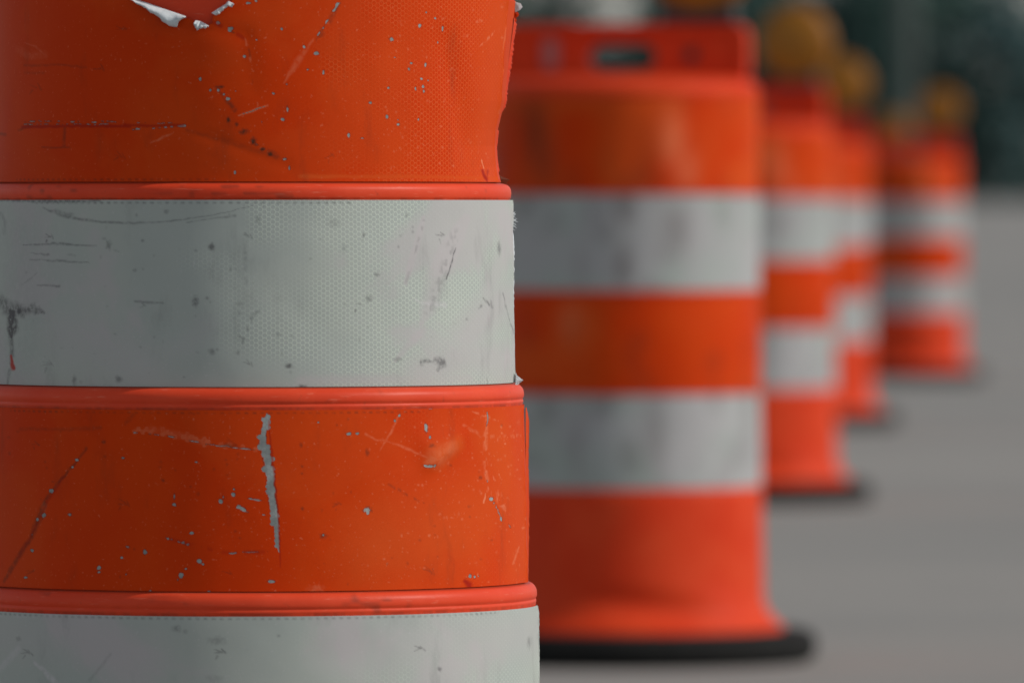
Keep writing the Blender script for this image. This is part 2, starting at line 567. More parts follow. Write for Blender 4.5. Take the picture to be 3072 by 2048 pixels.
def arc_step(zt, h, rin, rout, rband, lip=True):
    """moulded step between two panels, from its top downwards"""
    p = [(rin, zt + 0.0002)]
    for k in range(1, 9):
        a = k / 8 * math.pi / 2
        p.append((rin + (rout - rin) * math.sin(a), zt - 0.50 * h * (1 - math.cos(a))))
    if not lip:
        return p + [(rout + 0.0001, zt - 0.65 * h), (rout - 0.0002, zt - 0.85 * h), (rout - 0.0005, zt - 0.95 * h), (rband, zt - h)]
    p += [(rout + 0.0001, zt - 0.60 * h), (rout - 0.0003, zt - 0.70 * h), (rout - 0.0010, zt - 0.76 * h),
          (rout - 0.0011, zt - 0.79 * h), (rout - 0.0007, zt - 0.83 * h), (rout - 0.0005, zt - 0.89 * h),
          (rout - 0.0006, zt - 0.95 * h), (rband, zt - h)]
    return p


def dense(p, step=0.004):
    q = [p[0]]
    for a, b in zip(p[:-1], p[1:]):
        n = max(1, int(abs(b[1] - a[1]) / step))
        for k in range(1, n + 1):
            q.append((a[0] + (b[0] - a[0]) * k / n, a[1] + (b[1] - a[1]) * k / n))
    return q


GROUP = 'traffic drums in a row along the road'
rootA = empty('traffic_drum', (XA, YA, 0))
tag(rootA, 'nearest traffic drum, sharply seen, scratched orange and white bands with a torn top panel', 'traffic drum', GROUP)

profA = [(0.0, 0.946), (0.12, 0.945), (0.185, 0.941), (0.203, 0.933), (0.2105, 0.922), (0.2125, 0.915), (0.2120, 0.908), (0.2090, 0.9030), (0.2085, 0.901)]
profA += arc_step(0.7525, 0.0128, 0.2085, 0.2157, 0.2147, False)
profA += arc_step(0.5905, 0.0165, 0.2172, 0.2262, 0.2253)
profA += arc_step(0.4290, 0.0170, 0.2286, 0.2366, 0.2357)
profA += arc_step(0.2600, 0.0160, 0.2385, 0.2465, 0.2455)
profA += [(0.252, 0.15), (0.258, 0.09), (0.275, 0.06), (0.29, 0.062), (0.29, 0.058), (0.27, 0.055)]
profA = dense(profA)
V, F = lathe(profA, 900, lambda T, Z: defoA(T, Z) * sstep(0.0, 0.15, Z))
tb = np.arctan2(V[:, 0], -V[:, 1]); zb_ = V[:, 2]
db = np.zeros(len(V))
for zt, h in ((0.7525, 0.0128), (0.5905, 0.0165), (0.4290, 0.0170)):
    nn = vnoise(tb * 0.22 + 3, zb_ * 0 + zt, 0.012, 81) * 0.6 + vnoise(tb * 0.22 + 5, zb_ * 0 + zt, 0.003, 82) * 0.4
    db = np.maximum(db, np.exp(-((zb_ - (zt - h)) / 0.0011) ** 2) * sstep(0.25, 0.80, nn) * 0.42)
    db = np.maximum(db, 0.5 * np.exp(-((zb_ - zt) / 0.0008) ** 2))  # contact shadow along the top of each step, put into the colour
    sc_ = vnoise(tb * 0.22 + 2, zb_ * 3 + 1, 0.009, 83) * vnoise(tb * 0.22 + 1, zb_ + 4, 0.05, 84)
    db = np.maximum(db, sstep(0.48, 0.75, sc_) * 0.45 * (np.abs(zb_ - zt + h / 2) < h / 2))
mesh_obj('body', V, F, M['plastic'], rootA, True, {'dark': db})

# ---- upper orange panel
s = Sheet(0.7535, 0.9005, 0.2087, 0.2087, 78.0)
s.cells_from(850, 1200, 1.0)
s.line('worn_sheen', [(1500, 60), (1470, 300), (1440, 520)], 150, 0.35)  # sun sheen on the right side, painted with the worn tone
s.line('worn_sheen', [(900, 530), (1200, 530), (1490, 535)], 14, 0.9)  # lighter strip along the lower edge of the sheet
for pts in (((75, 364), (200, 365), (350, 366)), ((75, 374), (225, 373), (325, 374))):
    s.line('chip', pts, 6, 0.66, dots=0.0024)
s.line('gouge', [(70, 382), (230, 378), (390, 380)], 10, 0.8)
s.line('dark', [(60, 392), (90, 378)], 8, 0.5)  # shadow under the chip row painted as a dark stroke
s.line('gouge', [(375, 375), (460, 378), (550, 376)], 9, 0.7)
s.line('chip', [(395, 369), (530, 371)], 5, 0.7, dots=0.003)
s.line('chip', [(402, 389), (480, 382), (555, 376)], [9, 5, 10], 0.75, dots=0.0026, seed=2)
s.line('pale', [(450, 430), (490, 413), (522, 397)], [2, 8, 2], 0.5)
s.line('pale', [(718, 346), (765, 330), (802, 316)], [3, 7, 5], 0.95)
s.line('chip', [(728, 342), (760, 332), (795, 319)], [2, 4, 3], 0.8)
for x, y, w, h in ((602, 238, 9, 11), (632, 271, 8, 8), (655, 271, 10, 11), (672, 284, 8, 8), (684, 297, 13, 9), (707, 274, 6, 6),
                   (853, 478, 12, 9), (868, 504, 6, 14), (845, 88, 8, 8), (733, 170, 9, 8), (820, 281, 9, 8), (860, 253, 10, 6),
                   (862, 328, 7, 18), (848, 359, 12, 9), (912, 142, 9, 10), (949, 161, 16, 12), (970, 219, 9, 13), (923, 209, 9, 6),
                   (1257, 78, 9, 13), (1173, 119, 14, 11), (1325, 88, 6, 18), (1302, 56, 7, 6), (1275, 38, 7, 6), (1232, 190, 10, 6),
                   (1224, 208, 9, 10), (1275, 196, 6, 14), (1262, 237, 8, 7), (1268, 260, 8, 10), (1270, 274, 9, 12), (1245, 268, 5, 13),
                   (1183, 173, 8, 5), (1159, 351, 9, 11), (1193, 360, 6, 4), (1193, 374, 9, 8), (1253, 359, 7, 9), (1045, 407, 8, 14),
                   (1086, 415, 11, 6), (1110, 309, 10, 7), (1313, 128, 4, 7), (785, 365, 4, 9), (692, 86, 18, 9), (655, 70, 14, 10),
                   (705, 518, 6, 12), (690, 92, 12, 9), (770, 120, 6, 5), (1283, 242, 5, 5), (1165, 264, 9, 7), (745, 10, 14, 8), (768, 4, 10, 7)):
    s.spot('chip', x, y, w, h, 1.0)
s.line('dark', [(660, 265), (680, 300), (705, 330)], 16, 0.55, dots=0.006)
for x, y, w, h in ((685, 361, 9, 14), (710, 373, 9, 8), (731, 396, 22, 13), (760, 424, 14, 18), (768, 436, 9, 6), (787, 448, 14, 9), (813, 462, 20, 14), (660, 262, 18, 8)):
    s.spot('dark', x, y, w, h, 0.9)
s.line('chip', [(758, 424), (786, 445), (830, 468)], 6, 0.6, dots=0.004)
s.line('dark', [(800, 455), (830, 470)], 20, 0.5, dots=0.005)
s.line('chip', [(1022, 0), (1005, 22), (993, 47), (968, 88), (945, 116)], [12, 13, 10, 8, 5], 0.85, dots=0.0045, seed=4)
s.line('dark', [(1015, 10), (990, 60), (955, 120)], 18, 0.4, dots=0.005)
s.line('pale', [(940, 118), (890, 190), (850, 250)], [4, 20, 4], 0.28)
s.line('gouge', [(640, 66), (690, 92), (735, 116)], 14, 0.6, dots=0.008)
s.line('dark', [(640, 66), (690, 94), (735, 120)], 7, 0.5, dots=0.006)
s.line('pale', [(735, 116), (748, 160), (757, 210)], [4, 10, 4], 0.35, dots=0.003)
s.line('dark', [(748, 150), (760, 215), (758, 270)], 8, 0.35, dots=0.008)
for x, y in ((370, 86), (365, 467), (110, 262), (989, 466), (300, 205)):
    s.bird(x, y, 0.42)
s.line('dark', [(195, 385), (195, 438)], 12, 0.45)
s.line('dark', [(130, 442), (212, 442)], 6, 0.4)
s.line('pale', [(78, 128), (110, 140), (135, 165)], [2, 7, 6], 0.25)
s.line('pale', [(60, 150), (90, 170), (140, 165)], 22, 0.14)
s.line('dark', [(75, 198), (190, 196), (260, 203)], 8, 0.3)
s.line('dark', [(75, 218), (135, 220)], 8, 0.22)
s.line('dark', [(0, 400), (20, 404)], 9, 0.5)
s.line('dark', [(560, 392), (690, 428), (850, 478)], [10, 20, 8], 0.22)  # shade of the dent crease painted along the fold
s.line('pale', [(1430, 138), (1450, 118), (1470, 92)], [3, 8, 3], 0.5, dots=0.004)
s.line('pale', [(1500, 170), (1493, 215)], [2, 5], 0.5)
s.line('pale', [(1491, 85), (1488, 150)], [3, 3], 0.3)
s.line('pale', [(1505, 260), (1492, 340)], [3, 6], 0.35)
for k in range(90):
    x = 1150 + 380 * rng.random(); y = 20 + 480 * rng.random()
    s.spot('pale', x, y, 3 + 3 * rng.random(), 3 + 4 * rng.random(), 0.12 + 0.3 * rng.random())
s.line('gouge', [(1450, 512), (1458, 535), (1461, 546)], [12, 14, 3], 1.0)
s.line('dark', [(1452, 518), (1459, 540)], [9, 3], 0.8)
s.line('gouge', [(1468, 513), (1464, 528)], [10, 3], 0.8)
s.line('pale', [(1452, 482), (1455, 505)], [4, 4], 1.0)
s.perforation(0.7552, 0.5, (-60, -5))
tear = s.poly_mask([(400, -40), (410, -3), (455, 20), (510, 38), (556, 52), (585, 62), (618, 76), (636, 72), (640, 46), (665, 26), (680, 16), (700, -3), (704, -40)])
# the film curls up round the tear
pu, pz = surf(560, 30, s.rm)
rad = np.hypot(s.U - pu, (s.Z - pz) * 1.6)
s.dr += 0.0030 * np.exp(-(rad / 0.045) ** 2)
sheetA1 = s.build('reflective_band', M['orange_sheet'], rootA, hole=tear)
sheetA1['label'] = 'torn orange reflective band at the top'


def flap(name, px_top, px_low, curl, mat, parent, r, lift0=0.004, seed=0):
    """a strip of film peeled back: upper edge stays at the tear, lower edge curls outward"""
    n = 26; k = 9
    def interp(P, t):
        P = np.array(P, float)
        d = np.r_[0, np.cumsum(np.hypot(*np.diff(P, axis=0).T))]; d /= d[-1]
        return np.interp(t, d, P[:, 0]), np.interp(t, d, P[:, 1])
    V = []
    for side in (0.0, 0.0005):
        for i in range(n):
            t = i / (n - 1)
            xa, ya = interp(px_top, t); xb, yb = interp(px_low, t)
            for j in range(k):
                q = j / (k - 1)
                jag = 3.0 * (math.sin(i * 2.3 + seed) + math.sin(i * 5.1)) * q * 0.5
                x = xa + (xb - xa) * q; y = ya + (yb - ya) * q + jag
                u, z = surf(x, y, r)
                rr = r + lift0 + curl * math.sin(q * math.pi * 0.75) - side
                rr += 0.0008 * math.sin(i * 0.9 + seed) * q
                th = u / r
                V.append((rr * math.sin(th), -rr * math.cos(th), z))
    F = []
    for s_ in (0, 1):
        o = s_ * n * k
        for i in range(n - 1):
            for j in range(k - 1):
                f = (o + i * k + j, o + (i + 1) * k + j, o + (i + 1) * k + j + 1, o + i * k + j + 1)
                F.append(f if s_ else f[::-1])
    ring = [i * k for i in range(n)] + [(n - 1) * k + j for j in range(1, k)] + [i * k + k - 1 for i in range(n - 2, -1, -1)] + [j for j in range(k - 2, 0, -1)]
    for a, b in zip(ring, ring[1:] + ring[:1]):
        F.append((a, b, b + n * k, a + n * k))
    return mesh_obj(name, V, F, mat, parent)


f1 = flap('torn_flap', [(398, -6), (455, 12), (510, 32), (562, 50)], [(402, -2), (455, 32), (476, 46), (500, 66), (522, 83), (540, 80), (545, 66), (566, 52)],
          0.006, M['backing'], sheetA1, 0.2096, seed=0.4)
f2 = flap('torn_flap', [(590, 62), (606, 65), (629, 78)], [(586, 76), (596, 92), (608, 86), (622, 86), (630, 80)], 0.004, M['backing'], sheetA1, 0.2096, seed=2)
f3 = flap('torn_flap', [(636, 40), (656, 27), (677, 14), (686, 4), (701, 11)], [(652, 49), (664, 40), (684, 21), (700, 22), (704, 14)], 0.004, M['backing'], sheetA1, 0.2096, seed=4)
for f_ in (f1, f2, f3): f_['label'] = 'white curled backing at the tear'

# ---- upper white panel
s = Sheet(0.5912, 0.7390, 0.2174, 0.2149, 84.5)
s.cells_from(620, 1000, 1.0)
s.line('dark', [(128, 624), (180, 643), (230, 657), (300, 665), (400, 669), (480, 667), (560, 658), (640, 645), (762, 616)], [5, 13, 9, 7, 7, 6, 5, 4, 2], 0.52)
s.line('dark', [(560, 668), (640, 655), (705, 647)], [4, 5, 10], 0.42)
s.line('dark', [(165, 634), (215, 645)], 14, 0.4)
for pts, a in ((((70, 735), (170, 731), (290, 737)), 0.6), (((95, 760), (145, 763)), 0.5), (((88, 778), (180, 783), (270, 787)), 0.5), (((115, 854), (178, 858)), 0.55),
               (((200, 765), (225, 766)), 0.3)):
    s.line('dark', pts, [3, 9, 3][:len(pts)], a)
s.line('dark', [(66, 858), (90, 840), (114, 816)], [3, 7, 3], 0.32)
s.line('dark', [(-5, 895), (30, 922), (62, 934), (105, 927), (132, 937)], [44, 52, 40, 34, 12], 0.95, dots=0.006)
s.line('dark', [(-5, 895), (30, 922), (62, 934), (105, 927), (132, 937)], [40, 44, 32, 24, 8], 0.75)
s.line('dark', [(40, 936), (42, 985), (38, 1008)], [30, 36, 18], 1.35)
s.line('dark', [(38, 1000), (42, 1065)], [20, 18], 0.75)
s.line('dark', [(35, 1108), (29, 1160)], [12, 9], 0.5)
s.line('dark', [(28, 930), (35, 1030), (34, 1090)], 5, 0.5)
s.line('gouge', [(39, 1066), (41, 1092), (46, 1104)], [8, 11, 15], 1.2)
for x, y in ((150, 710), (745, 708), (430, 917), (1066, 915), (1323, 706), (1462, 910), (150, 1090), (748, 1090), (1320, 1088)):
    s.bird(x, y, 0.62)
for x, y, w, h, a in ((325, 735, 13, 22, .5), (312, 716, 9, 7, .4), (498, 635, 12, 11, .45), (635, 740, 15, 17, .75), (587, 905, 15, 26, .8), (622, 894, 10, 9, .5),
                      (775, 660, 10, 18, .35), (835, 1002, 12, 10, .4), (636, 1054, 15, 14, .5), (866, 1098, 18, 11, .85), (360, 1137, 16, 16, .55), (228, 1140, 11, 24, .5),
                      (429, 722, 9, 8, .5), (405, 810, 9, 8, .5), (247, 1144, 8, 8, .4), (905, 1159, 22, 10, .8), (1091, 705, 7, 11, .6), (1128, 823, 13, 10, .5),
                      (1495, 745, 9, 34, .6), (1105, 895, 16, 18, .45), (1190, 1078, 18, 12, .4), (720, 911, 16, 8, .3), (1030, 745, 12, 20, .22), (1000, 670, 30, 18, .25)):
    s.spot('dark', x, y, w, h, a)
s.line('dark', [(405, 905), (440, 906), (490, 908)], [6, 10, 5], 0.45)
s.line('dark', [(778, 932), (757, 944), (747, 975), (737, 1000), (726, 1030), (713, 1058)], [7, 14, 12, 14, 9, 10], 0.40, dots=0.0035)
s.line('dark', [(735, 760), (735, 812), (738, 850)], 12, 0.22, dots=0.005)
s.line('worn_sheen', [(1273, 650), (1255, 715), (1235, 780), (1215, 852)], [10, 18, 18, 12], 0.9)
s.line('dark', [(1273, 660), (1235, 780), (1217, 850)], 8, 0.28, dots=0.004)
s.line('worn_sheen', [(1400, 655), (1352, 740), (1312, 820), (1280, 930), (1262, 970)], [25, 55, 60, 45, 14], 0.85)
s.line('dark', [(1365, 700), (1335, 800), (1285, 930)], 30, 0.25, dots=0.003)
s.line('dark', [(1366, 744), (1352, 790), (1336, 838)], 3.5, 1.0)
s.line('worn_sheen', [(1262, 990), (1210, 1050), (1180, 1085)], [26, 22, 8], 0.7)
s.line('worn_sheen', [(1400, 1010), (1450, 950), (1500, 900)], 110, 0.9)
s.line('worn_sheen', [(1260, 1120), (1400, 1060), (1500, 1080)], 110, 0.8)
s.line('worn_sheen', [(1460, 880), (1510, 760), (1520, 650)], 50, 0.7)
s.line('worn_sheen', [(900, 1140), (1150, 1135), (1400, 1130)], 30, 0.6)
s.line('dark', [(1505, 880), (1520, 950), (1532, 1000)], 4, 0.5)
s.line('dark', [(1245, 1086), (1280, 1082), (1320, 1075)], 14, 0.6, dots=0.003)
s.spot('dark', 1318, 1088, 22, 24, 0.85)
s.line('dark', [(1318, 1088), (1308, 1112)], 6, 0.6)
s.line('pale', [(1240, 895), (1260, 908), (1330, 915)], [3, 10, 20], 0.4)
s.line('dark', [(1452, 1130), (1453, 1155)], 3, 0.6)
s.line('dark', [(0, 601), (140, 603), (300, 603)], [6, 14, 5], 0.7)
s.line('dark', [(0, 640), (15, 660), (12, 700)], 16, 0.35)
s.line('worn_sheen', [(0, 1000), (15, 1080), (10, 1150)], 40, 0.8)
s.line('worn_sheen', [(200, 1000), (350, 1060), (420, 1100)], 160, 0.6)
s.line('dark', [(40, 700), (60, 900), (50, 1100)], 220, 0.10)
s.line('worn_sheen', [(150, 760), (230, 840), (260, 930)], 90, 0.35)
s.line('worn_sheen', [(480, 1060), (560, 1040), (620, 980)], 80, 0.3)
s.perforation(0.7368, 0.75, (-50, 25))
for k in range(60):
    s.spot('dark', 30 + 1480 * rng.random(), 610 + 530 * rng.random(), 4 + 5 * rng.random(), 4 + 5 * rng.random(), 0.35 * rng.random() + 0.1)
# corner pulled out at the bottom of the loose end
sheetA2 = s.build('reflective_band', M['white_sheet'], rootA)
sheetA2['label'] = 'white reflective band with dark scuffs and a curled corner'

# ---- lower orange panel
s = Sheet(0.4300, 0.5730, 0.2288, 0.2255, 81.0)
s.cells_from(900, 1400, 0.26)
s.line('worn_sheen', [(1150, 1650), (1350, 1600), (1530, 1500)], 260, 0.55)  # sunlit right side lightened in the colour
s.line('worn_sheen', [(1480, 1300), (1540, 1500), (1550, 1700)], 120, 0.6)  # more painted sun sheen towards the right edge
gx = [(801, 1240), (797, 1262), (793, 1290), (789, 1318), (786, 1335), (797, 1352), (803, 1380), (806, 1410), (811, 1440), (814, 1470), (819, 1510), (823, 1545), (828, 1580), (831, 1620), (836, 1655)]
s.line('chip', gx, [5, 13, 17, 20, 22, 26, 26, 25, 26, 27, 24, 20, 17, 11, 5], 1.0)
s.line('chip', gx, [6, 18, 22, 28, 28, 30, 30, 30, 30, 30, 28, 24, 20, 12, 5], 1.0, cells=True, keep=0.55)
s.line('gouge', [(806, 1262), (812, 1330), (820, 1400), (828, 1480), (834, 1560), (838, 1640), (840, 1700)], [4, 6, 6, 6, 6, 6, 3], 0.7)
s.line('pale', [(400, 1293), (470, 1290), (560, 1312), (640, 1330), (710, 1342), (785, 1352)], [12, 20, 22, 18, 16, 10], 0.30, cells=True, keep=0.7)
s.line('pale', [(450, 1288), (520, 1300), (620, 1328)], 22, 0.14)
s.line('chip', [(400, 1297), (500, 1306), (600, 1328), (700, 1342), (790, 1350)], 6, 0.62, dots=0.0035, seed=3)
s.spot('dark', 690, 1336, 34, 12, 0.55)
s.line('chip', [(700, 1468), (702, 1482), (720, 1490), (752, 1497), (796, 1505)], [9, 13, 9, 8, 7], 0.8, dots=0.004, seed=5)
s.line('gouge', [(705, 1488), (800, 1505)], 10, 0.5, dots=0.006)
s.line('chip', [(712, 1519), (726, 1525), (741, 1533), (780, 1541), (806, 1543)], [13, 14, 11, 7, 7], 0.85, dots=0.004, seed=6)
for x, y, w, h in ((701, 1482, 13, 13), (715, 1520, 12, 13), (728, 1526, 13, 12), (662, 1502, 14, 13), (670, 1490, 7, 12), (524, 1513, 13, 12), (524, 1488, 7, 16), (230, 1379, 12, 8), (155, 1472, 14, 12),
                   (133, 1545, 14, 16), (115, 1557, 10, 10), (100, 1603, 9, 6), (217, 1401, 8, 7), (368, 1373, 12, 8), (210, 1543, 14, 9), (300, 1702, 13, 12), (300, 1715, 11, 8),
                   (545, 1726, 13, 18), (559, 1705, 9, 8), (536, 1738, 6, 9), (599, 1683, 14, 13), (609, 1691, 10, 7), (385, 1639, 13, 9), (368, 1672, 9, 8), (438, 1655, 12, 16),
                   (812, 1743, 18, 9), (453, 1773, 11, 8), (628, 1774, 10, 8), (601, 1791, 14, 7), (576, 1598, 13, 7), (100, 1650, 11, 10), (588, 1385, 9, 5), (382, 1721, 9, 7), (82, 1731, 12, 8),
                   (551, 1626, 9, 8), (565, 1632, 9, 8), (505, 1615, 8, 6), (955, 1267, 9, 6), (1046, 1301, 15, 9), (1072, 1300, 12, 7), (1277, 1282, 9, 26), (1286, 1311, 7, 11),
                   (1285, 1398, 26, 10), (1272, 1396, 10, 7), (1300, 1395, 8, 6), (1100, 1529, 24, 20), (1101, 1537, 10, 12), (1471, 1496, 12, 12), (1499, 1556, 7, 12), (968, 1604, 7, 7), (1185, 1261, 8, 10), (1200, 1246, 8, 8), (1293, 1225, 11, 6)):
    s.spot('chip', x, y, w, h, 1.0)
s.line('dark', [(258, 1343), (226, 1385), (190, 1430), (155, 1472), (135, 1510), (118, 1555), (100, 1605), (60, 1670), (20, 1742)], [9, 8, 9, 8, 16, 22, 15, 15, 11], 0.60)
s.line('gouge', [(190, 1430), (140, 1510), (115, 1570), (60, 1670)], 9, 0.4)
s.line('pale', [(135, 1510), (128, 1560)], 16, 0.35, dots=0.003)
s.line('chip', [(500, 1612), (570, 1633), (620, 1648), (680, 1657), (760, 1656), (800, 1652)], [6, 8, 8, 8, 8, 4], 0.66, dots=0.0036, seed=7)
s.line('gouge', [(500, 1612), (570, 1633), (680, 1657), (790, 1655)], 14, 0.35, dots=0.006)
s.line('dark', [(60, 1285), (180, 1288), (300, 1283)], 12, 0.25)
s.line('dark', [(380, 1265), (400, 1245)], 14, 0.3)
for x, y in ((105, 1330), (375, 1508), (100, 1712), (685, 1717), (692, 1320), (1010, 1510), (1284, 1712)):
    s.bird(x, y, 0.48)
for x, y, w, h in ((903, 1335, 8, 12), (1101, 1357, 9, 18), (968, 1607, 18, 12), (905, 1398, 7, 7), (905, 1420, 7, 6), (905, 1525, 8, 8), (310, 1325, 10, 8), (1290, 1336, 14, 10), (490, 1440, 10, 9), (1440, 1432, 8, 10)):
    s.spot('dark', x, y, w, h, 0.55)
s.line('chip', [(1201, 1241), (1190, 1262), (1178, 1288)], [7, 6, 4], 0.7, dots=0.004)
s.line('pale', [(1200, 1242), (1172, 1300), (1150, 1330)], [7, 6, 4], 0.4)
s.line('pale', [(1095, 1302), (1125, 1318), (1160, 1322)], 7, 0.32)
s.line('pale', [(1165, 1324), (1215, 1342), (1275, 1372)], [3, 10, 6], 0.32)
s.line('pale', [(1160, 1320), (1138, 1350)], 4, 0.35)
s.line('dark', [(1163, 1452), (1230, 1490), (1280, 1513)], 9, 0.35, dots=0.003)
s.line('chip', [(1462, 1236), (1463, 1262), (1459, 1282)], [6, 5, 4], 0.7, dots=0.003)
s.line('pale', [(1462, 1240), (1456, 1330), (1457, 1420), (1472, 1500)], [10, 14, 14, 8], 0.42, dots=0.004)
s.line('pale', [(1478, 1430), (1495, 1500), (1520, 1540)], [6, 16, 10], 0.42, dots=0.004)
s.line('chip', [(1458, 1420), (1462, 1450)], [7, 6], 0.6, dots=0.003)
s.line('chip', [(1480, 1505), (1500, 1556), (1520, 1575), (1532, 1585)], [8, 6, 10, 6], 0.55, dots=0.003)
s.line('pale', [(1456, 1478), (1449, 1508)], [2, 4], 0.8)
s.line('pale', [(1420, 1235), (1445, 1243), (1495, 1262)], [4, 10, 4], 0.5, dots=0.003)
s.line('pale', [(1390, 1275), (1450, 1310), (1560, 1305)], 10, 0.28, dots=0.004)
s.line('chip', [(1394, 1728), (1400, 1724), (1410, 1732), (1420, 1728), (1428, 1726)], [10, 14, 8, 12, 7], 0.95, dots=0.0028, seed=8)
s.line('gouge', [(1388, 1742), (1400, 1752), (1405, 1764)], [12, 22, 4], 1.0)
s.line('dark', [(1395, 1748), (1404, 1762)], [5, 7], 0.6)
s.line('pale', [(1530, 1690), (1548, 1640)], 6, 0.35)
s.spot('pale', 945, 1765, 34, 20, 0.3)
s.line('pale', [(1278, 1386), (1305, 1372), (1350, 1342)], [20, 60, 40], 0.27)  # bright highlight of the knock painted into the colour
s.line('worn_sheen', [(1280, 1384), (1310, 1366), (1370, 1330)], [30, 80, 50], 0.9)  # same painted highlight, broader, in the worn tone
for k in range(130):
    x = 1050 + 520 * math.sqrt(rng.random()); y = 1250 + 500 * rng.random()
    s.spot('pale', x, y, 2.5 + 4 * rng.random(), 2.5 + 5 * rng.random(), 0.15 + 0.35 * rng.random())
for k in range(50):
    s.spot('dark', 20 + 1500 * rng.random(), 1240 + 520 * rng.random(), 4 + 5 * rng.random(), 4 + 5 * rng.random(), 0.3)
s.perforation(0.5708, 0.55, (-55, 40))
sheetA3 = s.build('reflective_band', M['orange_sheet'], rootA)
sheetA3['label'] = 'orange reflective band with a long grey gash'

# ---- lower white panel
s = Sheet(0.2610, 0.4105, 0.2387, 0.2360, 83.0)
s.cells_from(900, 1350, 0.6)
for x, y in ((85, 1955), (662, 1953), (1262, 1943)):
    s.bird(x, y, 0.6, 1.15)
for x, y, w, h, a in ((530, 1885, 22, 16, .4), (556, 1893, 14, 10, .35), (1318, 2006, 10, 12, .6), (55, 1916, 12, 12, .4), (650, 1920, 40, 20, .3), (1587, 1925, 12, 28, .4), (835, 1906, 8, 8, .4), (640, 2035, 40, 18, .2)):
    s.spot('dark', x, y, w, h, a)
s.line('pale', [(105, 1985), (140, 2020), (180, 2060)], [10, 18, 18], 0.6)
s.line('pale', [(-5, 2012), (20, 1985), (55, 1945)], 20, 0.4)
s.line('dark', [(270, 2040), (330, 1960)], 10, 0.2)
s.line('worn_sheen', [(1000, 1950), (1200, 1930), (1580, 1900)], 160, 0.6)
s.line('worn_sheen', [(0, 1900), (250, 1920), (450, 1960)], 150, 0.5)
s.line('pale', [(0, 1846), (200, 1848), (400, 1846)], 8, 0.3, dots=0.004)
s.perforation(0.4087, 0.7, (-60, 60))
sheetA4 = s.build('reflective_band', M['white_sheet'], rootA)
sheetA4['label'] = 'lowest white reflective band'


def sliver(name, pts, mat, parent, r, th, th_k=0.0004):
    """small scrap of film standing off the wall; pts are (out from wall, height, along wall) in metres"""
    bm = bmesh.new()
    vs = []
    for o, z, a in pts:
        t = th + a / r
        vs.append(bm.verts.new(((r + o) * math.sin(t), -(r + o) * math.cos(t), z)))
    c = Vector((0, 0, 0))
    for v in vs: c += v.co
    c /= len(vs)
    mid = bm.verts.new(c + Vector((0, -0.0012, 0)))
    for a, b in zip(vs, vs[1:] + vs[:1]):
        bm.faces.new((a, b, mid))
    bmesh.ops.solidify(bm, geom=list(bm.faces), thickness=th_k)
    return bm_obj(name, bm, mat, parent)


def zz(py): return EYE - (py - HZ) / 3690.0


# curled corner of the upper white band
sliver('curled_corner', [(0.0024, zz(1114), -0.008), (0.0026, zz(1124), -0.002), (0.0074, zz(1139), 0.003), (0.0046, zz(1148), 0.000), (0.0026, zz(1157), -0.004), (0.0024, zz(1159), -0.012)],
       M['backing'], sheetA2, 0.2185, R(85.5))
sliver('curled_corner', [(-0.0005, zz(1150), 0.0), (0.0010, zz(1152), 0.0), (0.0040, zz(1164), 0.002), (0.0028, zz(1165), 0.0)], M['backing'], sheetA2, 0.2185, R(86))
# frayed tuft
bm = bmesh.new()
r_ = 0.2163
for k in range(26):
    zc = zz(640 + 45 * random.random()); t = R(86 + 5 * random.random())
    o = random.uniform(0.001, 0.0052) * (1 - abs((zz(658) - zc) / 0.010) * 0.6)
    z2 = zc + random.uniform(-0.004, 0.003)
    p0 = Vector((r_ * math.sin(t), -r_ * math.cos(t), zc)); p1 = Vector(((r_ + o) * math.sin(t + 0.01), -(r_ + o) * math.cos(t + 0.01), z2))
    cyl_bm(bm, p0, p1, 0.0005, 0.00012, 5)
fr = bm_obj('frayed_threads', bm, M['backing'], sheetA2)
sliver('torn_scrap', [(0.0, zz(682), 0.0), (0.0014, zz(668), 0.0), (0.0010, zz(640), 0.0), (0.0003, zz(632), 0.0)], M['plastic_red'], sheetA2, 0.2160, R(86.5))
# curl, shaded brown in its colour, at the foot of the upper orange band
sliver('torn_flap', [(-0.0006, zz(508), 0.0), (0.0030, zz(527), 0.003), (0.0112, zz(539), 0.006), (0.0080, zz(552), 0.005), (0.0040, zz(557), 0.003), (0.0016, zz(545), 0.0)],
       M['curl'], sheetA1, 0.2032, R(90.5))
# little rags along the top right of the upper orange band
for (yy, o, hh) in ((22, 0.0058, 16), (45, 0.0036, 12), (62, 0.0022, 10), (95, 0.0012, 14), (150, 0.0012, 20), (205, 0.0010, 18)):
    rr = 0.2094 + float(np.interp(zz(yy), [0.7824, 0.7954, 0.819, 0.8426, 0.878, 0.9017], [-0.0072, -0.0056, 0.0004, 0.0030, 0.0079, 0.0104]))
    sliver('torn_edge', [(-0.0005, zz(yy - hh), 0.0), (o * 0.7, zz(yy - hh * 0.7), 0.002), (o, zz(yy), 0.003), (o * 0.6, zz(yy + hh * 0.6), 0.001), (-0.0005, zz(yy + hh), 0.0)],
           M['backing'] if yy in (22,) else M['orange_sheet'], sheetA1, rr, R(90))

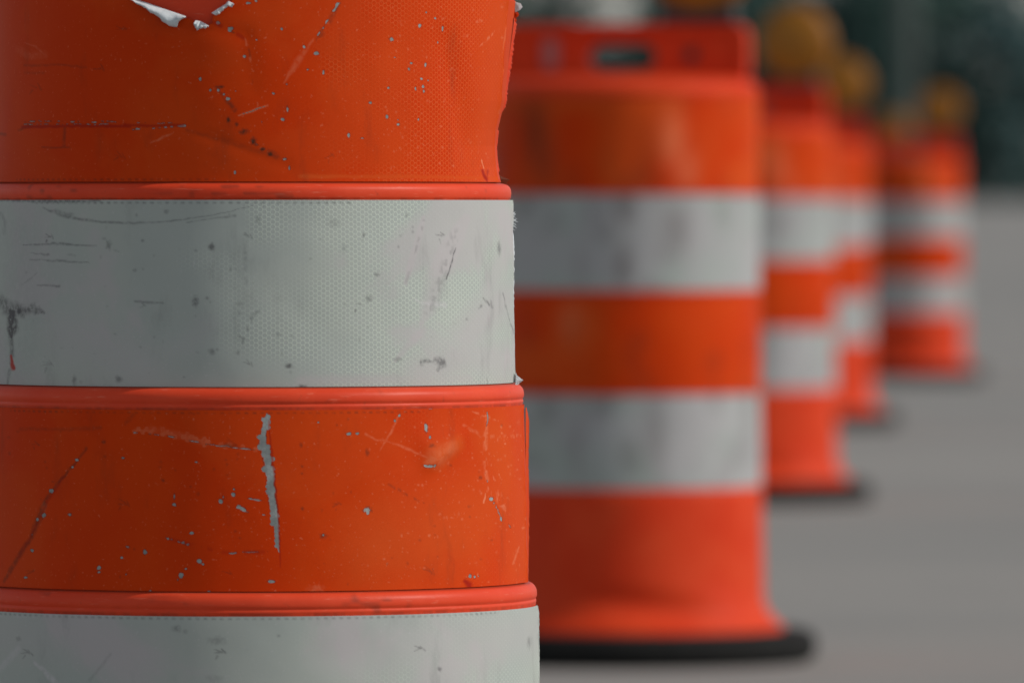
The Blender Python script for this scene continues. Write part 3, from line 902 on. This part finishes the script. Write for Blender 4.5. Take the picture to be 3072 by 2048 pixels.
def loose_edge(parent, mat, y0, y1, r, th0, out, rag, seed, rr=None):
    """the free end of a sheet standing off the wall"""
    n = 60; k = 5
    g_ = np.random.default_rng(seed)
    V = []
    for i in range(n):
        y = y0 + (y1 - y0) * i / (n - 1)
        z = zz(y)
        e = 1.0 - rag * g_.random() * 0.7 + 0.10 * math.sin(i * 0.17 + seed)
        e *= min(1.0, (i + 1) / 5, (n - i) / 5)
        base = r if rr is None else r + rr(z)
        for side in (0.0, 0.0004):
            for j in range(k):
                q = j / (k - 1)
                t = th0 + q * R(3.0)
                R_ = base + out * max(0.05, e) * q ** 1.3 - side * (1 if q > 0 else 0.5)
                V.append((R_ * math.sin(t), -R_ * math.cos(t) - side, z))
    F = []
    w_ = 2 * k
    for i in range(n - 1):
        for sd in (0, 1):
            for j in range(k - 1):
                a = i * w_ + sd * k + j
                f = (a, a + 1, a + 1 + w_, a + w_)
                F.append(f if sd == 0 else f[::-1])
        a = i * w_ + k - 1
        F.append((a, a + k, a + k + w_, a + w_))
    return mesh_obj('loose_edge', V, F, mat, parent)


loose_edge(sheetA1, M['plastic_red'], 55, 340, 0.2094, R(88), 0.0032, 0.6, 3,
           lambda z: float(np.interp(z, [0.7824, 0.7954, 0.819, 0.8426, 0.878, 0.9017], [-0.0072, -0.0056, 0.0004, 0.0030, 0.0079, 0.0104])))
loose_edge(sheetA1, M['plastic_red'], 385, 520, 0.2094, R(88), 0.0022, 0.3, 5,
           lambda z: float(np.interp(z, [0.7540, 0.766, 0.7824, 0.7954, 0.819], [-0.0026, -0.0059, -0.0072, -0.0056, 0.0004])))
loose_edge(sheetA2, M['backing'], 690, 1120, 0.2166, R(87), 0.0018, 0.5, 6)
loose_edge(sheetA3, M['orange_sheet'], 1222, 1755, 0.2276, R(87.5), 0.0028, 0.25, 8)
loose_edge(sheetA4, M['white_sheet'], 1822, 2080, 0.2372, R(87.5), 0.0016, 0.3, 9)

# ------------------------------------------------------------------ base, handle, warning lamp (shared shapes)
def ring_mesh(r0, r1, h):
    p = []
    c = min(h, (r1 - r0)) * 0.42
    for (cx, cz, a0) in ((r1 - c, c, -90), (r1 - c, h - c, 0), (r0 + c * 0.6, h - c * 0.6, 90), (r0 + c * 0.3, c * 0.3, 180)):
        rad = c if cx > (r0 + r1) / 2 else (c * 0.6 if cz > h / 2 else c * 0.3)
        for k in range(6):
            a = R(a0 + 90 * k / 5)
            p.append((cx + rad * math.cos(a), cz + rad * math.sin(a)))
    return lathe(p, 96, None, 'z', True)


def rrect(w, h, r, seg=6, cx=0, cz=0):
    pts = []
    for (sx, sz, a0) in ((1, 1, 0), (-1, 1, 90), (-1, -1, 180), (1, -1, 270)):
        for k in range(seg + 1):
            a = R(a0 + 90 * k / seg)
            pts.append((cx + sx * (w / 2 - r) + r * math.cos(a), cz + sz * (h / 2 - r) + r * math.sin(a)))
    return pts


def plate_with_holes(bm, outer, holes, y0, y1):
    edges = []
    def loop(pts):
        vs = [bm.verts.new((x, y0, z)) for x, z in pts]
        return [bm.edges.new((a, b)) for a, b in zip(vs, vs[1:] + vs[:1])]
    for l in [outer] + holes: edges += loop(l)
    res = bmesh.ops.triangle_fill(bm, use_beauty=True, use_dissolve=False, edges=edges)
    faces = [g for g in res['geom'] if isinstance(g, bmesh.types.BMFace)]
    r = bmesh.ops.extrude_face_region(bm, geom=faces)
    vs = [g for g in r['geom'] if isinstance(g, bmesh.types.BMVert)]
    bmesh.ops.translate(bm, vec=(0, y1 - y0, 0), verts=vs)


def circle(cx, cz, r, n=20):
    return [(cx + r * math.cos(2 * math.pi * k / n), cz + r * math.sin(2 * math.pi * k / n)) for k in range(n)]


def handle_bm():
    bm = bmesh.new()
    zc = 0.9755; hh = 0.095
    outer = rrect(0.404, hh, 0.022, 8, 0, zc)
    hole = rrect(0.108, 0.042, 0.0205, 8, 0, 0.9705)
    bolt = circle(0.112, 0.973, 0.011)
    plate_with_holes(bm, outer, [hole, bolt], -0.018, 0.018)
    # raised rim round the plate
    inner = rrect(0.372, hh - 0.024, 0.016, 8, 0, zc)
    plate_with_holes(bm, rrect(0.4044, hh + 0.0004, 0.0222, 8, 0, zc), [inner], -0.026, -0.0182)
    plate_with_holes(bm, rrect(0.4044, hh + 0.0004, 0.0222, 8, 0, zc), [inner], 0.0182, 0.026)
    return bm


def boss_bm():
    bm = bmesh.new()
    plate_with_holes(bm, rrect(0.026, 0.050, 0.012, 8, -0.114, 0.975), [], -0.0235, -0.0183)
    return bm


def lamp_parts(parent):
    cx, cz, r = 0.124, 1.131, 0.090
    body = bmesh.new()
    box_bm(body, (cx, 0, 1.0385), (0.118, 0.062, 0.030), 0.006)
    box_bm(body, (cx, 0.0285, 0.998), (0.05, 0.004, 0.055), 0.0015)
    cyl_bm(body, (0.112, -0.024, 0.973), (0.112, 0.030, 0.973), 0.0095, 0.0095, 12)
    lamp = bm_obj('warning_lamp', body, M['dark_plastic'], parent)
    # casing ring
    V, F = lathe([(r * 0.90, -0.034), (r, -0.030), (r + 0.003, -0.012), (r + 0.003, 0.012), (r, 0.030), (r * 0.90, 0.034)], 48, None, 'y')
    V = V + np.array([cx, 0, cz])
    mesh_obj('lamp_ring', V, F, M['amber_case'], lamp)
    nb = bmesh.new(); box_bm(nb, (cx, 0, 1.0545), (0.07, 0.05, 0.012), 0.003)
    bm_obj('lamp_neck', nb, M['amber_case'], lamp)
    for sgn in (-1, 1):
        prof = []
        for k in range(13):
            q = k / 12
            rr = r * 0.905 * q
            y = sgn * (0.050 - 0.016 * q * q + 0.0012 * math.cos(q * 40))
            prof.append((rr, y))
        V, F = lathe(prof, 48, None, 'y')
        V = V + np.array([cx, 0, cz])
        mesh_obj('lens', V, F, M['amber'], lamp)
    return lamp


def drum_fittings(root, ring_r0, ring_r1):
    V, F = ring_mesh(ring_r0, ring_r1, 0.052)
    V = V + np.array([0, 0, DROP])
    mesh_obj('base_ring', V, F, M['rubber'], root)
    h = bm_obj('handle', handle_bm(), M['plastic_red'], root)
    bm_obj('bolt_boss', boss_bm(), M['boss'], h)
    lamp_parts(root)


drum_fittings(rootA, 0.262, 0.335)

# ------------------------------------------------------------------ the other make of drum, further down the row
rootB = empty('traffic_drum', (0, 0, 0))
profB = [(0.0, 0.940), (0.12, 0.939), (0.180, 0.937), (0.203, 0.932), (0.2145, 0.924), (0.2185, 0.915), (0.2175, 0.909), (0.2158, 0.906)]
profB += [(0.2158, 0.7575), (0.2188, 0.7565), (0.2188, 0.7545), (0.2168, 0.7535), (0.2172, 0.5985), (0.2198, 0.5975), (0.2198, 0.5955), (0.2176, 0.5945),
          (0.2184, 0.4415), (0.2208, 0.4405), (0.2208, 0.4385), (0.2188, 0.4375), (0.2196, 0.2855), (0.2225, 0.2840), (0.2228, 0.270), (0.2230, 0.20), (0.2240, 0.14),
          (0.2244, 0.112), (0.2275, 0.096), (0.2360, 0.082), (0.2480, 0.071), (0.2555, 0.064), (0.2565, 0.058), (0.25, 0.050)]


def defoB(T, Z):
    T2 = (T + np.pi) % (2 * np.pi) - np.pi
    w = sstep(0.0, 0.2, Z)
    d = (vnoise(T2 * 0.22 + 3, Z + 2, 0.09, 71) - 0.5) * 0.004 * (np.cos(T2) * 0.5 + 0.5) * w
    # wavy foot and a shallow knock in the top panel
    d = d + 0.009 * np.exp(-((Z - 0.100) / 0.022) ** 2) * np.sin(T2 * 4 + 0.4 + Z * 30) * np.exp(-((T2 - 0.4) / 0.7) ** 2)
    d = d + 0.004 * np.exp(-((T2 + 0.35) / 0.12) ** 2) * np.exp(-((Z - 0.20) / 0.08) ** 2)
    d = d - 0.006 * np.exp(-((T2 + 0.5) / 0.22) ** 2) * np.exp(-((Z - 0.83) / 0.05) ** 2)
    d = d + 0.004 * np.exp(-((T2 - 0.45) / 0.12) ** 2) * np.exp(-((Z - 0.82) / 0.06) ** 2)
    return d


V, F = lathe(dense(profB, 0.006), 256, defoB)
bodyB = mesh_obj('body', V, F, M['plastic_red'], rootB)


def far_sheet(z0, z1, r0, r1, mat):
    z = np.linspace(z0, z1, 28)
    prof = [(r0 + (r1 - r0) * k / 27 + 0.0012, zz_) for k, zz_ in enumerate(z)]
    V, F = lathe(prof, 256, defoB)
    th = np.arctan2(V[:, 0], -V[:, 1])
    uv = np.stack([th * 0.218, V[:, 2]], -1)
    u = th * 0.218
    n = len(V)
    A = {k: np.zeros(n) for k in ('chip', 'dark', 'pale', 'gouge', 'worn_sheen')}
    st = 0.55 * vnoise(u + 4, V[:, 2] * 0.5 + z0 * 3, 0.045, int(z0 * 1000)) + 0.45 * vnoise(u + 8, V[:, 2] + z0 * 5, 0.03, int(z0 * 1100))
    white = mat is M['white_sheet_far']
    A['dark'] = sstep(0.55, 0.85, st) * (0.45 if white else 0.35)
    def blob(k, px, py, w, h, a):
        tt = math.asin((px - 1870) / 409.0)
        A[k] = np.maximum(A[k], min(1.0, a * 1.7) * np.exp(-(((th - tt) * 0.218) / (w * 1.4 / 1880 / 2 / math.cos(tt))) ** 2 - ((V[:, 2] - (EYE - (py - HZ) / 1880)) / (h * 1.3 / 1880 / 2)) ** 2))
    for b_ in (('dark', 1650, 400, 60, 200, .45), ('dark', 1690, 500, 40, 160, .35), ('dark', 1935, 615, 45, 90, .55), ('dark', 1930, 800, 40, 110, .5), ('dark', 2080, 690, 60, 130, .4),  # first two dark blobs paint the shade of the top panel's dent
               ('dark', 1830, 640, 24, 120, .25), ('dark', 1800, 800, 30, 100, .2), ('dark', 1620, 615, 50, 60, .4), ('dark', 2020, 1290, 50, 200, .35), ('dark', 1790, 1330, 40, 160, .22),
               ('dark', 2210, 620, 30, 120, .25), ('pale', 2070, 430, 50, 130, .3), ('pale', 2110, 520, 40, 100, .3), ('pale', 1770, 960, 50, 90, .2), ('dark', 1700, 1220, 60, 80, .3)):
        blob(*b_)
    A['worn_sheen'] = sstep(0.45, 0.8, vnoise(u + 2, V[:, 2] + z0 * 7, 0.07, int(z0 * 900) + 3)) * 0.8
    return mesh_obj('reflective_band', V, F, mat, rootB, True, A, uv)


far_sheet(0.7580, 0.9050, 0.2158, 0.2158, M['orange_sheet'])
far_sheet(0.6005, 0.7515, 0.2172, 0.2168, M['white_sheet_far'])
far_sheet(0.4420, 0.5940, 0.2184, 0.2176, M['orange_sheet'])
far_sheet(0.2880, 0.4355, 0.2196, 0.2188, M['white_sheet_far'])
drum_fittings(rootB, 0.236, 0.309)


def copy_tree(o, parent=None):
    c = o.copy(); COL.objects.link(c)
    c.parent = parent
    for ch in list(o.children): copy_tree(ch, c)
    return c


row = [
    (1870, 1880, -9.0, 'second traffic drum in the row, red handle with an oval hole, wide black base'),
    (2237, 1225, -11.0, 'third traffic drum, partly behind the second drum, amber lamp on top beside the second handle'),
    (2414, 911, -7.0, 'fourth traffic drum, a narrow slice visible between the third drum and the rightmost drum'),
    (2731, 720, -12.0, 'rightmost traffic drum, standing out alone against the grey road with its own round lamp'),
    (2612, 560, -6.0, 'farthest traffic drum, only its amber lamp peeps out between the fourth and rightmost drums'),
]
for i, (px, sc, yaw, lab) in enumerate(row):
    o = rootB if i == 0 else copy_tree(rootB)
    Y = FPX / sc
    o.location = ((px - CXP) / sc, Y, 0.0)
    o.rotation_euler = (0, 0, R(yaw))
    tag(o, lab, 'traffic drum', GROUP)

for o in [x for x in COL.objects if x.name.split('.')[0] == 'traffic_drum']:
    for ch in o.children: ch.location.z -= DROP

# ------------------------------------------------------------------ ground
def rise(Y):
    t = np.clip((Y - 75.0) / 390.0, 0, 1)
    return 0.86 * t * t * (3 - 2 * t)


def strip(name, x0, x1, ys, dz, mat, nx=2):
    V = []; F = []
    xs = np.linspace(x0, x1, nx)
    for y in ys:
        for x in xs: V.append((x, y, float(rise(np.array(y))) + dz))
    for i in range(len(ys) - 1):
        for j in range(nx - 1):
            F.append((i * nx + j, i * nx + j + 1, (i + 1) * nx + j + 1, (i + 1) * nx + j))
    return mesh_obj(name, V, F, mat)


ys = np.concatenate([np.linspace(-40, 75, 8), np.linspace(80, 470, 60), np.array([520, 700, 1200, 2500])])
tag(strip('ground', -1500, 1500, ys, -0.006, M['grass']), kind='structure')
ysr = ys[ys <= 447]
tag(strip('road', -16, 30, ysr, 0.0, M['road']), kind='structure')

# ------------------------------------------------------------------ street pole far down the road
Yp = 92.0
xp, _ = at(2722, 300, Yp)
pole = empty('street_pole', (xp, Yp, float(rise(np.array(Yp)))))
tag(pole, 'tall grey steel street pole standing behind the rightmost drum', 'pole')
bm = bmesh.new(); cyl_bm(bm, (0, 0, 0), (0, 0, 8.5), 0.105, 0.075, 24); bm_obj('shaft', bm, M['steel'], pole, True)
bm = bmesh.new(); box_bm(bm, (0, 0, 0.015), (0.36, 0.36, 0.03), 0.004); bm_obj('foot_plate', bm, M['steel'], pole)
bm = bmesh.new(); cyl_bm(bm, (0, 0, 8.35), (-1.6, 0, 8.75), 0.04, 0.03, 12); box_bm(bm, (-1.75, 0, 8.75), (0.5, 0.2, 0.09), 0.02); bm_obj('lamp_arm', bm, M['steel'], pole)

# ------------------------------------------------------------------ tree line across the end of the road
def crown_mesh(w, h, zb, n, seed, gap=0.0):
    g = np.random.default_rng(seed)
    # clump centres inside an uneven egg
    nc = 46
    c = g.normal(size=(nc, 3)); c /= np.linalg.norm(c, axis=1)[:, None]
    c *= (0.35 + 0.6 * g.random(nc) ** 0.5)[:, None]
    lean = 1.0 - 0.35 * np.clip(c[:, 2], 0, 1)
    C = np.stack([c[:, 0] * w / 2 * lean, c[:, 1] * w / 2 * lean, zb + (c[:, 2] + 1) / 2 * h], -1)
    k = g.integers(0, nc, n)
    rad = (0.10 + 0.10 * g.random(nc)) * w
    p = C[k] + g.normal(size=(n, 3)) * rad[k][:, None] * 0.55
    p = p[p[:, 2] > zb * 0.4]
    n = len(p)
    s = 0.16 + 0.22 * g.random(n)
    a = g.normal(size=(n, 3)); a /= np.linalg.norm(a, axis=1)[:, None]
    b = np.cross(a, g.normal(size=(n, 3))); b /= np.linalg.norm(b, axis=1)[:, None]
    V = np.stack([p - a * s[:, None], p + b * s[:, None] * 0.55, p + a * s[:, None], p - b * s[:, None] * 0.55], 1).reshape(-1, 3)
    F = np.arange(n * 4).reshape(-1, 4)
    return V, F


def tree(px_x, Y, w, h, zb, n, seed, label, mat):
    base = float(rise(np.array(Y)))
    t = empty('tree', (px_x, Y, base))
    tag(t, label, 'tree', 'trees across the far end of the road')
    bm = bmesh.new()
    top = zb + h * 0.7
    g = random.Random(seed)
    cyl_bm(bm, (0, 0, 0), (0.1, 0, top * 0.55), 0.20, 0.13, 10)
    cyl_bm(bm, (0.1, 0, top * 0.55), (0.0, 0.1, top), 0.13, 0.05, 8)
    for k in range(6):
        z = zb + (top - zb) * (0.05 + 0.14 * k); a = g.random() * 6.28
        cyl_bm(bm, (0.05, 0, z), (math.cos(a) * w * 0.33, math.sin(a) * w * 0.33, z + h * 0.16), 0.07, 0.02, 6)
    bm_obj('trunk', bm, M['bark'], t)
    V, F = crown_mesh(w, h, zb, n, seed)
    mesh_obj('crown', V, F, mat, t, False)
    return t


TREES = [
    (-0.5, 452, 8.2, 18.0, 0.8, 9000, 1, 'dark tree just right of the nearest drum, left of the bright gap of sky', M['leaf']),
    (4.3, 470, 5.2, 7.5, 0.3, 3300, 2, 'low bushy tree under the bright gap of sky, above the second drum', M['leaf_blue']),
    (8.9, 450, 8.2, 16.0, 0.5, 9000, 3, 'tall dark tree right of the bright gap, above the second drum', M['leaf']),
    (13.4, 458, 8.2, 16.6, 0.5, 9000, 4, 'dense dark green tree behind the amber lamps of the third and fourth drums', M['leaf_blue']),
    (18.0, 452, 7.6, 15.6, 0.5, 9000, 5, 'dark tree behind the grey street pole', M['leaf']),
    (22.2, 466, 7.8, 11.0, 0.3, 5000, 6, 'lower tree with a bluish patch of sky over it, right of the rightmost lamp', M['leaf_blue']),
    (27.6, 450, 7.4, 13.8, 0.4, 7800, 8, 'dark tree cut by the right edge of the picture', M['leaf']),
]
for a in TREES: tree(*a)

# far wood closing the view under and behind the crowns
g = np.random.default_rng(99)
n = 26000
x = g.uniform(-60, 90, n); y = g.uniform(484, 500, n)
top = 4.2 + 1.6 * np.sin(x * 0.55) + 1.2 * np.sin(x * 0.21 + 1) + 1.4 * vnoise(x + 100, y, 2.0, 5)
z = 0.8 + g.random(n) ** 1.1 * top
s_ = 0.25 + 0.30 * g.random(n)
p = np.stack([x, y, z], -1)
a = g.normal(size=(n, 3)); a /= np.linalg.norm(a, axis=1)[:, None]
b = np.cross(a, g.normal(size=(n, 3))); b /= np.linalg.norm(b, axis=1)[:, None]
V = np.stack([p - a * s_[:, None], p + b * s_[:, None] * 0.6, p + a * s_[:, None], p - b * s_[:, None] * 0.6], 1).reshape(-1, 3)
fw = mesh_obj('far_wood', V, np.arange(n * 4).reshape(-1, 4), M['wood'], None, False)
tag(fw, 'dark low wood behind the tree line at the end of the road', 'wood', kind='stuff')

# ------------------------------------------------------------------ light
AZ, EL = R(81), R(36)
sun_dir = Vector((math.sin(AZ) * math.cos(EL), -math.cos(AZ) * math.cos(EL), math.sin(EL)))
ld = bpy.data.lights.new('sun', 'SUN')
ld.energy = 2.5
ld.angle = R(0.6)
ld.color = (1.0, 0.95, 0.88)
lo = link(bpy.data.objects.new('sun', ld))
lo.rotation_euler = sun_dir.to_track_quat('Z', 'Y').to_euler()

w = bpy.data.worlds.new('World'); S.world = w
w.use_nodes = True
nt = w.node_tree
sky = nt.nodes.new('ShaderNodeTexSky'); sky.sky_type = 'NISHITA'; sky.sun_disc = False
sky.sun_elevation = EL; sky.sun_rotation = math.pi - AZ
sky.dust_density = 0.8
bg = nt.nodes['Background']
bg.inputs[1].default_value = 0.096
hs = nt.nodes.new('ShaderNodeHueSaturation'); hs.inputs['Saturation'].default_value = 0.34
nt.links.new(sky.outputs[0], hs.inputs['Color'])
nt.links.new(hs.outputs[0], bg.inputs[0])

# ------------------------------------------------------------------ camera
cd = bpy.data.cameras.new('camera')
cam = link(bpy.data.objects.new('camera', cd))
cd.sensor_width = 36.0
cd.lens = FPX / 3072.0 * 36.0
cam.location = (0, 0, EYE - DROP)
pitch = math.atan((1024.0 - HZ) / FPX)
cam.rotation_euler = (math.pi / 2 - pitch, 0, 0)
cd.clip_start = 0.1
cd.clip_end = 6000
cd.dof.use_dof = True
cd.dof.focus_distance = 7.96
cd.dof.aperture_fstop = cd.lens / 40.0
cd.dof.aperture_blades = 0
S.camera = cam

S.view_settings.view_transform = 'Standard'
S.view_settings.look = 'None'
S.view_settings.exposure = 0.0
S.view_settings.gamma = 1.0
S.cycles.use_denoising = True
try: S.cycles.denoiser = 'OPENIMAGEDENOISE'
except Exception: pass
